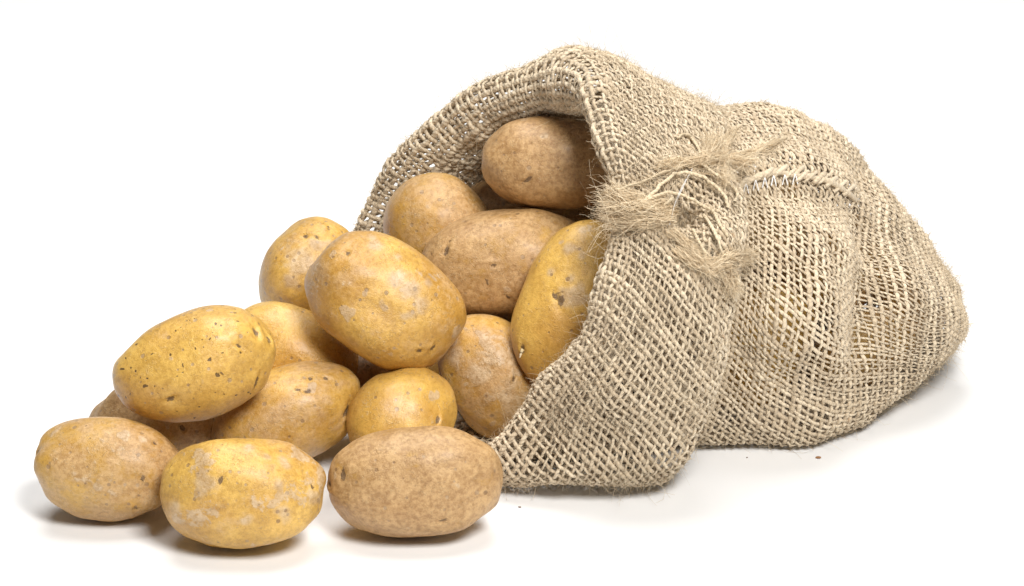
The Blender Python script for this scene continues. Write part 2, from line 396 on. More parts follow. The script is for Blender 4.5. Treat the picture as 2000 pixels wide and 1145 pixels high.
# ------------------------------------------------------------------ potatoes
POTATOES = [
    {'seed': 1, 'box': 2.15, 'taper': 0.05, 'bend': 0, 'lump': 1.0, 'px': 147, 'axes': (0.03669, 0.02521, 0.02496), 'eyes': [((0.637, 0.542, 0.548), 0.0011, 0.0008), ((0.431, -0.706, 0.562), 0.0013, 0.001), ((0.533, -0.115, 0.838), 0.001, 0.0006), ((-0.92, 0.164, 0.357), 0.0018, 0.001)], 'scabs': [], 'sprouts': [], 'loc': (-0.19667, -0.03118, 0.02705), 'rot': (0.82853, 0.55885, 0.01952, -0.02893), 'skin': (0.62, 0.5, 0.35, 0.6, 0, 0.45), 'label': 'tan potato lying at the far left of the pile, lowest at that end'},
    {'seed': 2, 'box': 2.25, 'taper': -0.03, 'bend': 0, 'lump': 1.0, 'px': 158, 'axes': (0.03866, 0.02594, 0.02545), 'eyes': [((-0.215, 0.25, 0.944), 0.0014, 0.001), ((0.876, 0.193, 0.443), 0.001, 0.0008), ((-0.87, 0.396, 0.293), 0.0012, 0.0008), ((-0.31, -0.946, 0.099), 0.0018, 0.001)], 'scabs': [((0.29, 0.694, 0.659), 0.0022), ((-0.382, 0.172, 0.908), 0.0045), ((0.066, 0.81, 0.583), 0.003), ((0.541, 0.612, 0.578), 0.003), ((0.542, -0.261, 0.798), 0.003), ((0.869, 0.023, 0.495), 0.004), ((-0.727, -0.216, 0.652), 0.003), ((0.066, -0.461, 0.885), 0.0022), ((0.473, 0.203, 0.857), 0.002)], 'sprouts': [], 'loc': (-0.12847, -0.06302, 0.02851), 'rot': (0.82875, 0.559, 0.01464, -0.0217), 'skin': (0.36, 0.95, 0.3, 0.3, 0, 0.5), 'label': 'yellow potato with pale scurf patches at the very front of the pile'},
    {'seed': 3, 'box': 2.3, 'taper': 0, 'bend': -0.02, 'lump': 1.0, 'px': 173, 'axes': (0.04272, 0.02691, 0.02617), 'eyes': [((0.298, -0.669, 0.681), 0.0012, 0.0007), ((-0.745, 0.171, 0.645), 0.0018, 0.0006), ((-0.933, -0.001, 0.359), 0.0018, 0.0008)], 'scabs': [], 'sprouts': [], 'loc': (-0.04642, -0.04827, 0.02854), 'rot': (0.82891, 0.55911, -0.00976, 0.01447), 'skin': (0.9, 0.1, 0.15, 0.25, 0, 0.35), 'label': 'smooth sandy brown potato on the surface in front of the sack mouth'},
    {'seed': 4, 'box': 2.15, 'taper': 0.08, 'bend': 0, 'lump': 1.0, 'px': 158, 'axes': (0.03979, 0.02619, 0.02569), 'eyes': [((0.851, 0.254, 0.46), 0.0019, 0.0014), ((0.598, 0.11, 0.794), 0.0015, 0.0013), ((0.963, 0.064, 0.261), 0.0013, 0.001), ((-0.349, -0.46, 0.816), 0.0014, 0.001), ((0.314, -0.268, 0.911), 0.0008, 0.0007), ((0.686, -0.601, 0.41), 0.0016, 0.001)], 'scabs': [], 'sprouts': [], 'loc': (-0.15537, 0.0, 0.06741), 'rot': (0.81993, 0.55305, -0.08265, 0.12254), 'skin': (0.28, 0.15, 0.6, 0.1, 0.5, 0.75), 'label': 'glossy yellow potato with dark pits resting on top of the left end'},
    {'seed': 5, 'box': 2.15, 'taper': -0.05, 'bend': 0, 'lump': 1.0, 'px': 128, 'axes': (0.03306, 0.0217, 0.02066), 'eyes': [((-0.447, 0.894, 0.035), 0.0015, 0.0008), ((0.493, -0.083, 0.866), 0.0013, 0.0008)], 'scabs': [], 'sprouts': [], 'loc': (-0.18082, 0.02524, 0.02335), 'rot': (0.82825, 0.55866, -0.02439, 0.03616), 'skin': (0.75, 0.2, 0.4, 0.6, 0, 0.3), 'label': 'small russet potato half hidden behind the two leftmost potatoes'},
    {'seed': 6, 'box': 2.15, 'taper': 0.02, 'bend': 0, 'lump': 1.0, 'px': 152, 'axes': (0.03918, 0.02526, 0.02474), 'eyes': [((0.316, 0.327, 0.891), 0.0013, 0.001), ((0.43, 0.552, 0.715), 0.0013, 0.0009), ((0.609, 0.431, 0.666), 0.0012, 0.0009), ((0.725, -0.335, 0.602), 0.0017, 0.0012), ((0.234, 0.402, 0.885), 0.001, 0.0006)], 'scabs': [], 'sprouts': [], 'loc': (-0.11341, 0.02361, 0.02833), 'rot': (0.81927, 0.53655, -0.04967, 0.19609), 'skin': (0.52, 0.1, 0.4, 0.5, 0, 0.7), 'label': 'yellow brown potato with dark eyes standing behind the front potatoes, middle of the pile'},
    {'seed': 7, 'box': 2.15, 'taper': -0.06, 'bend': 0, 'lump': 1.0, 'px': 135, 'axes': (0.03548, 0.02418, 0.02365), 'eyes': [((0.689, 0.062, 0.722), 0.0014, 0.0009)], 'scabs': [], 'sprouts': [], 'loc': (-0.11248, 0.064, 0.04526), 'rot': (0.81092, 0.54697, 0.11626, -0.17237), 'skin': (-0.1, -0.1, 0.25, 0.12, 0, 0.9), 'label': 'smooth bright yellow potato behind the pitted one, under the upper potatoes'},
    {'seed': 8, 'box': 2.15, 'taper': 0, 'bend': 0, 'lump': 1.0, 'px': 112, 'axes': (0.03042, 0.02607, 0.02607), 'eyes': [((0.245, 0.46, 0.853), 0.0012, 0.0009), ((0.316, 0.278, 0.907), 0.0011, 0.0009), ((0.628, 0.341, 0.7), 0.001, 0.0006), ((0.619, 0.211, 0.756), 0.001, 0.0006)], 'scabs': [((-0.193, 0.246, 0.95), 0.0085), ((0.212, 0.166, 0.963), 0.004)], 'sprouts': [], 'loc': (-0.10674, 0.13, 0.0643), 'rot': (0.76903, 0.422, -0.12659, 0.46312), 'skin': (0.3, 0.35, 0.4, 0.4, 0, 0.5), 'label': 'yellow potato with a big pale scab, uppermost at the back left'},
    {'seed': 9, 'box': 2.2, 'taper': 0, 'bend': 0, 'lump': 1.0, 'px': 164, 'axes': (0.04226, 0.0304, 0.02886), 'eyes': [((-0.631, 0.262, 0.73), 0.0017, 0.0014), ((0.678, -0.292, 0.675), 0.0013, 0.0009), ((0.8, -0.138, 0.584), 0.0014, 0.0007)], 'scabs': [((0.185, 0.461, 0.868), 0.0045), ((0.35, 0.365, 0.863), 0.003), ((-0.035, 0.446, 0.894), 0.004), ((-0.49, 0.642, 0.59), 0.004), ((-0.179, 0.736, 0.653), 0.0022), ((0.366, 0.115, 0.923), 0.0022), ((0.275, 0.682, 0.678), 0.002)], 'sprouts': [], 'loc': (-0.0639, 0.045, 0.0828), 'rot': (0.7862, 0.5303, 0.17743, -0.26306), 'skin': (0.35, 0.6, 0.25, 0.35, 0, 0.5), 'label': 'biggest yellow potato on top, in the centre of the heap, leaning down right'},
    {'seed': 10, 'box': 2.15, 'taper': -0.08, 'bend': 0, 'lump': 1.0, 'px': 114, 'axes': (0.02926, 0.02618, 0.02464), 'eyes': [((0.217, -0.637, 0.74), 0.0013, 0.0009), ((0.492, 0.867, 0.077), 0.001, 0.0007)], 'scabs': [], 'sprouts': [], 'loc': (-0.05519, 0.0171, 0.02986), 'rot': (0.73302, 0.44028, -0.22497, 0.46714), 'skin': (-0.1, -0.1, 0.2, 0.45, 0, 0.85), 'label': 'bright golden potato peeking out right behind the sandy front one'},
    {'seed': 11, 'box': 2.15, 'taper': 0, 'bend': 0, 'lump': 1.0, 'px': 90, 'axes': (0.02423, 0.01669, 0.01615), 'eyes': [], 'scabs': [], 'sprouts': [], 'loc': (-0.04441, 0.095, 0.01738), 'rot': (0.71797, 0.48428, 0.2796, -0.41452), 'skin': (0.3, 0.2, 0.3, 0.3, 0, 0.4), 'label': 'shadowed dull gold potato deep in the gap below the biggest potato'},
    {'seed': 12, 'box': 2.15, 'taper': 0, 'bend': 0, 'lump': 1.0, 'px': 74, 'axes': (0.01949, 0.0158, 0.01528), 'eyes': [], 'scabs': [], 'sprouts': [], 'loc': (-0.07585, 0.062, 0.03094), 'rot': (0.82588, 0.55707, -0.04874, 0.07226), 'skin': (0.8, -1.0, 0.3, 0.2, 0, 0.3), 'label': 'shadowed brown potato in the gap left of the deep gold one'},
    {'seed': 13, 'box': 2.15, 'taper': -0.04, 'bend': 0, 'lump': 1.0, 'px': 132, 'axes': (0.0347, 0.02497, 0.02418), 'eyes': [((0.151, 0.351, 0.924), 0.0009, 0.0007)], 'scabs': [((0.5, 0.11, 0.859), 0.009), ((-0.107, 0.536, 0.837), 0.004), ((-0.16, -0.229, 0.96), 0.006), ((-0.623, -0.367, 0.691), 0.004), ((-0.194, 0.734, 0.65), 0.004)], 'sprouts': [], 'loc': (-0.0092, 0.06, 0.03468), 'rot': (0.72857, 0.49143, 0.26682, -0.39558), 'skin': (0.6, 0.9, 0.3, 0.5, 0, 0.35), 'label': 'dusty potato with grey scurf standing in the mouth above the lower cuff'},
    {'seed': 14, 'box': 2.25, 'taper': 0.02, 'bend': 0, 'lump': 1.0, 'px': 172, 'axes': (0.04591, 0.02829, 0.02669), 'eyes': [((-0.648, 0.376, 0.662), 0.0018, 0.0013), ((-0.213, 0.016, 0.977), 0.001, 0.0007), ((-0.299, -0.266, 0.917), 0.0011, 0.0006), ((-0.074, -0.601, 0.796), 0.001, 0.0006)], 'scabs': [], 'sprouts': [], 'loc': (0.0, 0.105, 0.07968), 'rot': (0.82749, 0.55815, -0.03414, 0.05061), 'skin': (0.8, 0.15, 0.35, 0.35, 0, 0.4), 'label': 'long brown potato lying across the middle of the sack mouth'},
    {'seed': 15, 'box': 2.15, 'taper': 0, 'bend': 0, 'lump': 1.0, 'px': 172, 'axes': (0.04474, 0.02731, 0.02341), 'eyes': [((0.023, 0.252, 0.967), 0.0022, 0.0008), ((-0.566, 0.604, 0.56), 0.0014, 0.0009), ((-0.92, 0.215, 0.327), 0.0024, 0.0008), ((0.049, 0.366, 0.929), 0.0016, 0.0006)], 'scabs': [((0.571, 0.405, 0.714), 0.003), ((0.814, 0.24, 0.529), 0.0025), ((0.287, 0.203, 0.936), 0.002), ((0.098, 0.051, 0.994), 0.005), ((0.551, 0.132, 0.824), 0.0018), ((0.291, 0.595, 0.749), 0.002)], 'sprouts': [((-0.578, 0.6, 0.553), 0.0042, (-0.92, -0.3, -0.28)), ((-0.016, 0.155, 0.988), 0.0016, (-0.08, -0.66, -0.11)), ((-0.033, 0.059, 0.998), 0.0015, (-0.65, 0.21, -0.22)), ((-0.066, 0.099, 0.993), 0.0013, (0.56, 0.08, 0.22))], 'loc': (0.03069, 0.058, 0.07469), 'rot': (0.67071, 0.4524, -0.32869, 0.4873), 'skin': (0.15, 0.35, 0.45, 0.1, 0, 0.6), 'label': 'yellow potato with white sprouts half covered by the near cuff'},
    {'seed': 16, 'box': 2.15, 'taper': 0, 'bend': 0, 'lump': 1.0, 'px': 108, 'axes': (0.02944, 0.02617, 0.0259), 'eyes': [], 'scabs': [], 'sprouts': [], 'loc': (-0.04035, 0.145, 0.08445), 'rot': (0.75136, 0.5068, 0.23633, -0.35037), 'skin': (0.6, 0.1, 0.4, 0.75, 0, 0.35), 'label': 'tan potato against the far rim inside the sack mouth'},
    {'seed': 17, 'box': 2.3, 'taper': 0, 'bend': 0, 'lump': 1.0, 'px': 142, 'axes': (0.03792, 0.02403, 0.0235), 'eyes': [((-0.359, -0.395, 0.845), 0.0013, 0.0012)], 'scabs': [], 'sprouts': [], 'loc': (0.0227, 0.125, 0.12719), 'rot': (0.82825, 0.55866, 0.02439, -0.03616), 'skin': (0.95, 0.1, 0.15, 0.3, 0, 0.55), 'label': 'dusty brown potato highest inside the sack mouth'},
    {'seed': 18, 'box': 2.15, 'taper': 0, 'bend': 0, 'lump': 1.0, 'px': 90, 'axes': (0.02496, 0.01664, 0.01664), 'eyes': [], 'scabs': [], 'sprouts': [], 'loc': (-0.00416, 0.175, 0.08076), 'rot': (0.81644, 0.5507, 0.0971, -0.14396), 'skin': (0.9, 0.2, 0.3, 0.3, 0, 0.3), 'label': 'dark shaded potato behind the long brown one, deep in the sack mouth'},
    {'seed': 19, 'box': 2.15, 'taper': 0, 'bend': 0, 'lump': 1.0, 'px': 150, 'axes': (0.0402, 0.02814, 0.02546), 'eyes': [], 'scabs': [], 'sprouts': [], 'loc': (0.07772, 0.12, 0.09855), 'rot': (0.80079, 0.54014, -0.14473, 0.21457), 'skin': (0.6, 0.2, 0.3, 0.3, 0, 0.5), 'label': 'potato inside the sack behind the frayed knot, added to cover white specks in the weave'},  # added filler, hides the white background behind the weave
    {'seed': 20, 'box': 2.15, 'taper': 0, 'bend': 0, 'lump': 1.0, 'px': 130, 'axes': (0.03505, 0.02561, 0.02561), 'eyes': [], 'scabs': [], 'sprouts': [], 'loc': (0.05931, 0.11, 0.04759), 'rot': (0.75136, 0.5068, 0.23633, -0.35037), 'skin': (0.5, 0.2, 0.3, 0.3, 0, 0.5), 'label': 'potato inside the sack beside the sprouting one, added to cover white specks in the cuff'},  # second added filler, hides white background behind the cuff
    {'seed': 21, 'box': 2.15, 'taper': 0, 'bend': 0, 'lump': 1.0, 'px': 120, 'axes': (0.03308, 0.02261, 0.02206), 'eyes': [], 'scabs': [], 'sprouts': [], 'loc': (0.16542, 0.155, 0.05883), 'rot': (0.77904, 0.52547, 0.19126, -0.28355), 'skin': (0.5, 0.2, 0.3, 0.3, 0, 0.5), 'label': 'potato inside the sack right of the seam, glimpsed through the weave'},
    {'seed': 22, 'box': 2.15, 'taper': 0, 'bend': 0, 'lump': 1.0, 'px': 110, 'axes': (0.03026, 0.02063, 0.02063), 'eyes': [], 'scabs': [], 'sprouts': [], 'loc': (0.18981, 0.135, 0.0194), 'rot': (0.81644, 0.5507, -0.0971, 0.14396), 'skin': (0.5, 0.2, 0.3, 0.3, 0, 0.5), 'label': 'potato in the bottom of the sack behind the crease, glimpsed through the weave'},
    {'seed': 23, 'box': 2.15, 'taper': 0, 'bend': 0, 'lump': 1.0, 'px': 125, 'axes': (0.03415, 0.02322, 0.02186), 'eyes': [], 'scabs': [], 'sprouts': [], 'loc': (0.13114, 0.15, 0.08723), 'rot': (0.82588, 0.55707, -0.04874, 0.07226), 'skin': (0.6, 0.2, 0.3, 0.3, 0, 0.5), 'label': 'potato in the upper body of the sack below the seam, added to block light leaking through the weave'},  # added inside to stop light leaking through the far wall
    {'seed': 24, 'box': 2.15, 'taper': 0, 'bend': 0, 'lump': 1.0, 'px': 85, 'axes': (0.02359, 0.01526, 0.01526), 'eyes': [], 'scabs': [], 'sprouts': [], 'loc': (0.21506, 0.158, 0.03677), 'rot': (0.75136, 0.5068, 0.23633, -0.35037), 'skin': (0.5, 0.2, 0.3, 0.3, 0, 0.5), 'label': 'potato in the far right end of the sack, added to block light leaking through the weave'},  # added light blocker in the right end
    {'seed': 25, 'box': 2.15, 'taper': 0, 'bend': 0, 'lump': 1.0, 'px': 120, 'axes': (0.03307, 0.02342, 0.02342), 'eyes': [], 'scabs': [], 'sprouts': [], 'loc': (0.09369, 0.15, 0.04895), 'rot': (0.77904, 0.52547, -0.19126, 0.28355), 'skin': (0.5, 0.2, 0.3, 0.3, 0, 0.5), 'label': 'potato inside the sack below the frayed knot, added to block light leaking through the weave'},  # added light blocker below the knot
    {'seed': 26, 'box': 2.15, 'taper': 0, 'bend': 0, 'lump': 1.0, 'px': 110, 'axes': (0.03063, 0.02088, 0.02088), 'eyes': [], 'scabs': [], 'sprouts': [], 'loc': (0.04176, 0.18, 0.07591), 'rot': (0.81644, 0.5507, -0.0971, 0.14396), 'skin': (0.8, 0.1, 0.3, 0.3, 0, 0.4), 'label': 'filler potato added to darken the back of the gap between the highest and the sprouting potato'},  # unseen filler, put in so the gap goes dark
    {'seed': 27, 'box': 2.15, 'taper': 0, 'bend': 0, 'lump': 1.0, 'px': 110, 'axes': (0.03048, 0.02078, 0.0194), 'eyes': [], 'scabs': [], 'sprouts': [], 'loc': (-0.10252, 0.15, 0.02357), 'rot': (0.82588, 0.55707, -0.04874, 0.07226), 'skin': (0.6, 0.1, 0.3, 0.3, 0, 0.4), 'label': 'unseen support potato added to block back light, under the scabby one and behind the smooth yellow one'},  # unseen, props the pile and keeps back light out of the gaps
    {'seed': 28, 'box': 2.15, 'taper': 0, 'bend': 0, 'lump': 1.0, 'px': 110, 'axes': (0.03028, 0.02202, 0.02064), 'eyes': [], 'scabs': [], 'sprouts': [], 'loc': (-0.0578, 0.14, 0.02924), 'rot': (0.82588, 0.55707, 0.04874, -0.07226), 'skin': (0.6, 0.1, 0.3, 0.3, 0, 0.4), 'label': 'unseen support potato added to block back light behind the biggest one, below the tan one at the far rim'},  # unseen, another prop that also keeps back light out
    {'seed': 29, 'box': 2.15, 'taper': 0, 'bend': 0, 'lump': 1.0, 'px': 105, 'axes': (0.02909, 0.01884, 0.01829), 'eyes': [], 'scabs': [], 'sprouts': [], 'loc': (0.19119, 0.165, 0.06084), 'rot': (0.76593, 0.51663, 0.21399, -0.31726), 'skin': (0.6, 0.1, 0.3, 0.3, 0, 0.4), 'label': 'potato high in the right end of the sack, added to cover bright glints in the crease'},  # added filler, covers bright background glints at the crease
    {'seed': 30, 'box': 2.15, 'taper': 0, 'bend': 0, 'lump': 1.0, 'px': 100, 'axes': (0.02788, 0.02091, 0.01951), 'eyes': [], 'scabs': [], 'sprouts': [], 'loc': (0.12824, 0.17, 0.04543), 'rot': (0.67911, 0.45806, -0.32074, 0.47552), 'skin': (0.6, 0.1, 0.3, 0.3, 0, 0.4), 'label': 'potato deep in the sack behind the cuff edge, added to cover bright glints in the weave'},  # added filler, covers bright background glints near the cuff edge
    {'seed': 31, 'box': 2.15, 'taper': 0, 'bend': 0, 'lump': 1.0, 'px': 140, 'axes': (0.03794, 0.02439, 0.02304), 'eyes': [], 'scabs': [], 'sprouts': [], 'loc': (0.13009, 0.112, 0.02917), 'rot': (0.71797, 0.48428, -0.2796, 0.41452), 'skin': (0.25, 0.2, 0.3, 0.3, 0, 0.5), 'label': 'golden potato glimpsed through the open weave right of the cuff'},
]

def icosphere(level):
    import bmesh
    bm = bmesh.new()
    bmesh.ops.create_icosphere(bm, subdivisions=level, radius=1.0)
    bm.verts.ensure_lookup_table()
    V = np.array([v.co[:] for v in bm.verts])
    F = np.array([[v.index for v in f.verts] for f in bm.faces])
    bm.free()
    return V / np.linalg.norm(V, axis=1, keepdims=True), F

SPH6, FAC6 = icosphere(6)
SPH5, FAC5 = icosphere(5)

def potato_points(D, p):
    """unit directions D (n,3) -> local surface points of a potato (x long, y image-up side, z front)"""
    ax, ay, az = p['axes']
    e = p['box']
    q = np.sign(D) * np.abs(D) ** 1.0
    k = (np.abs(D) ** e).sum(1) ** (-1 / e)
    Q = q * k[:, None]
    X = Q[:, 0]
    tp, bend = p['taper'], p['bend']
    s = 1 + tp * X - 0.06 * abs(tp) * X * X
    P = np.stack([X * ax, (Q[:, 1] + bend * (X * X - 0.4)) * ay * s, Q[:, 2] * az * s], 1)
    lump = 0.085 * vnoise(D * 1.25 + p['seed'] * 3.1, p['seed']) + 0.026 * vnoise(D * 2.6 + p['seed'], p['seed'] + 1) + 0.006 * vnoise(D * 6 + p['seed'], p['seed'] + 2)
    return P * (1 + p['lump'] * lump)[:, None]

def potato(p):
    hi = p['px'] > 75
    D, F = (SPH6, FAC6) if hi else (SPH5, FAC5)
    P = potato_points(D, p)
    eye = np.zeros(len(D))
    ax = np.array(p['axes'])
    for (d, r, depth) in p['eyes']:
        d = np.array(d)
        c = potato_points(d[None] / np.linalg.norm(d), p)[0]
        dd = P - c
        ph = 7.0 * d[0] + 3.0 * d[1] + p['seed']
        el = np.array([math.cos(ph), math.sin(ph), 0.4 * math.sin(2 * ph)])
        rr = np.sqrt((dd ** 2).sum(1) - 0.78 * (dd @ el) ** 2)
        jit = 1 + 0.45 * vnoise(P * 520, 11)
        g = np.exp(-(rr / (r * jit)) ** 2)
        wide = np.exp(-(rr / (r * 2.4)) ** 2)
        nrm = c / ax ** 2
        nrm /= np.linalg.norm(nrm)
        P = P - nrm * (depth * g + 0.30 * depth * wide)[:, None]
        pe = np.cross(nrm, el)
        pe /= np.linalg.norm(pe)
        P = P + nrm * (0.0007 * np.exp(-((dd @ pe - 1.5 * r) / (0.8 * r)) ** 2 - ((dd @ el) / (3.2 * r)) ** 2 - ((dd @ nrm) / 0.006) ** 2))[:, None]
        P = P + nrm * (0.0002 * np.exp(-((rr - 2.2 * r) / (1.0 * r)) ** 2))[:, None] * (r > 0.0018)
        eye = np.maximum(eye, np.exp(-(rr / (1.05 * r * jit)) ** 2))
    scab = np.zeros(len(D))
    for (d, r) in p['scabs']:
        d = np.array(d)
        c = potato_points(d[None] / np.linalg.norm(d), p)[0]
        rr = np.sqrt(((P - c) ** 2).sum(1)) * (1 + 0.55 * vnoise(P * 170, 13) + 0.25 * vnoise(P * 420, 14))
        scab = np.maximum(scab, 1 / (1 + np.exp((rr - r) / (0.10 * r + 0.0002))))
    m = potato_skin('potato_skin_%d' % p['seed'], p['seed'], *p['skin'])
    o = build('potato', P, F, m, attrs={'eye': eye, 'scab': scab})
    o.location = p['loc']
    o.rotation_mode = 'QUATERNION'
    o.rotation_quaternion = p['rot']
    tag(o, p['label'], 'potato', 'potatoes spilling from the sack')
    for (d, sz, lean) in p['sprouts']:
        d = np.array(d) / np.linalg.norm(d)
        c = potato_points(d[None], p)[0]
        nrm = c / ax ** 2; nrm /= np.linalg.norm(nrm)
        t = np.linspace(0, 1, 9)
        ln = np.array(lean)
        path = c + nrm * (-0.0006 + 0.5 * sz * t)[:, None] + ln[None] * (sz * t ** 1.3)[:, None]
        r = sz * 0.24 * (1 - 0.75 * t ** 1.5) * (1 + 0.22 * np.sin(t * 22))
        r[-1] *= 0.3
        ref = np.cross(np.gradient(path, axis=0), ln + 0.31)
        Vv, Ff, _ = tubes(path[None], ref[None], r[None], 8)
        s = build('sprout', Vv, Ff, SPROUT, o, attrs={'tint': np.repeat(t, 8)})
    return o

for p in POTATOES:
    potato(p)

# ------------------------------------------------------------------ the burlap sack
CTRL = np.array([
    [(0.236, 0.13, 0.0275), (0.2397, 0.13, 0.031), (0.2411, 0.133, 0.0322), (0.2419, 0.137, 0.0379), (0.2413, 0.143, 0.0429), (0.2392, 0.15, 0.0484), (0.2377, 0.16, 0.0494), (0.2402, 0.168, 0.0417), (0.2427, 0.17, 0.0319), (0.2443, 0.17, 0.0228), (0.2425, 0.16, 0.0209), (0.2394, 0.145, 0.0227)],
    [(0.2251, 0.115, 0.022), (0.2302, 0.108, 0.0332), (0.2322, 0.11, 0.0417), (0.2318, 0.12, 0.0522), (0.2305, 0.135, 0.0579), (0.228, 0.15, 0.0623), (0.2246, 0.165, 0.0683), (0.2287, 0.185, 0.053), (0.2337, 0.195, 0.0339), (0.2374, 0.195, 0.0156), (0.2362, 0.18, 0.008), (0.2318, 0.15, 0.01)],
    [(0.2107, 0.1, 0.0143), (0.2132, 0.085, 0.0363), (0.2123, 0.085, 0.055), (0.2106, 0.1, 0.0719), (0.2092, 0.125, 0.0794), (0.2071, 0.145, 0.0862), (0.205, 0.165, 0.0927), (0.2108, 0.195, 0.0702), (0.2151, 0.21, 0.0433), (0.2182, 0.215, 0.0198), (0.2192, 0.205, 0.0037), (0.2164, 0.155, 0.0018)],
    [(0.1867, 0.075, 0.0078), (0.1894, 0.065, 0.0319), (0.1866, 0.065, 0.0605), (0.1838, 0.08, 0.0884), (0.1837, 0.11, 0.1023), (0.1838, 0.14, 0.1112), (0.1832, 0.165, 0.1219), (0.1882, 0.205, 0.0965), (0.1918, 0.225, 0.0589), (0.1935, 0.23, 0.0293), (0.1941, 0.225, 0.0032), (0.1924, 0.15, -0.0051)],
    [(0.1588, 0.058, -0.0014), (0.164, 0.042, 0.0306), (0.1635, 0.037, 0.0666), (0.1643, 0.058, 0.0971), (0.1632, 0.095, 0.1164), (0.161, 0.135, 0.1302), (0.1566, 0.165, 0.1392), (0.1602, 0.21, 0.1066), (0.161, 0.235, 0.0644), (0.1596, 0.24, 0.0316), (0.1602, 0.235, 0.0007), (0.1613, 0.145, -0.006)],
    [(0.1269, 0.055, -0.0012), (0.1319, 0.032, 0.035), (0.1352, 0.025, 0.0744), (0.1383, 0.045, 0.1077), (0.1383, 0.085, 0.1285), (0.1331, 0.125, 0.1422), (0.1287, 0.16, 0.1477), (0.1262, 0.21, 0.1155), (0.1239, 0.24, 0.0656), (0.1222, 0.245, 0.0296), (0.1227, 0.24, 0.0002), (0.1248, 0.14, -0.0053)],
    [(0.0975, 0.05, 0.0005), (0.1075, 0.035, 0.0365), (0.1126, 0.03, 0.0751), (0.1153, 0.045, 0.1049), (0.1164, 0.07, 0.1285), (0.1133, 0.11, 0.1474), (0.1051, 0.15, 0.1505), (0.0947, 0.2, 0.122), (0.0861, 0.235, 0.0705), (0.0841, 0.24, 0.0316), (0.0845, 0.235, 0.0007), (0.091, 0.13, -0.0048)],
    [(0.0392, 0.035, 0.0009), (0.0518, 0.035, 0.0365), (0.064, 0.03, 0.0723), (0.0741, 0.04, 0.1042), (0.0771, 0.06, 0.1322), (0.0733, 0.1, 0.1509), (0.0613, 0.135, 0.1584), (0.025, 0.19, 0.1195), (0.0, 0.22, 0.076), (-0.0115, 0.225, 0.0374), (-0.0144, 0.22, 0.0022), (0.0055, 0.12, 0.0014)],
    [(-0.0104, 0.022, 0.0069), (0.0141, 0.015, 0.0448), (0.0366, 0.01, 0.078), (0.0505, 0.02, 0.1093), (0.0549, 0.05, 0.1331), (0.0486, 0.08, 0.1592), (0.0367, 0.108, 0.1633), (-0.0041, 0.158, 0.1364), (-0.0334, 0.187, 0.0985), (-0.0608, 0.2, 0.0563), (-0.074, 0.195, 0.0125), (-0.0463, 0.11, 0.0049)],
    [(-0.0217, 0.004, 0.0173), (0.0063, -0.004, 0.0505), (0.0312, -0.01, 0.085), (0.0448, 0.0, 0.1172), (0.0486, 0.03, 0.1406), (0.0416, 0.065, 0.1684), (0.0307, 0.1, 0.1825), (-0.0108, 0.15, 0.1548), (-0.0441, 0.18, 0.1172), (-0.0739, 0.2, 0.0684), (-0.084, 0.198, 0.0174), (-0.0544, 0.11, 0.0049)],
    [(-0.0089, -0.002, 0.006), (0.0163, -0.016, 0.0467), (0.0396, -0.022, 0.0874), (0.0531, -0.012, 0.1193), (0.057, 0.018, 0.145), (0.0508, 0.06, 0.1769), (0.0354, 0.118, 0.1898), (-0.0136, 0.166, 0.1594), (-0.0486, 0.194, 0.1205), (-0.0808, 0.21, 0.0691), (-0.0888, 0.208, 0.0133), (-0.0545, 0.11, -0.0026)],
    [(0.0331, -0.006, 0.0051), (0.0496, -0.03, 0.0544), (0.0663, -0.032, 0.0903), (0.0761, -0.02, 0.1225), (0.081, 0.015, 0.1462), (0.0736, 0.055, 0.1692), (0.0673, 0.125, 0.1768), (0.0305, 0.195, 0.1354), (-0.0114, 0.232, 0.0868), (-0.0348, 0.242, 0.0432), (-0.0409, 0.24, 0.0002), (-0.0109, 0.115, -0.0042)],
    [(0.0686, 0.002, 0.0024), (0.0925, -0.018, 0.0518), (0.1021, -0.018, 0.0897), (0.1068, -0.002, 0.1207), (0.1096, 0.03, 0.1406), (0.1073, 0.08, 0.1537), (0.0973, 0.135, 0.159), (0.0757, 0.21, 0.1185), (0.0435, 0.255, 0.0724), (0.0264, 0.26, 0.0269), (0.0235, 0.25, -0.0007), (0.0495, 0.125, -0.0047)],
    [(0.0731, 0.022, -0.0016), (0.0978, 0.005, 0.0415), (0.1068, 0.002, 0.0813), (0.1115, 0.018, 0.1128), (0.114, 0.048, 0.1339), (0.111, 0.095, 0.1471), (0.1015, 0.145, 0.1508), (0.0797, 0.205, 0.1158), (0.049, 0.245, 0.0714), (0.0321, 0.25, 0.0308), (0.0292, 0.243, 0.0021), (0.0524, 0.13, -0.006)],
])
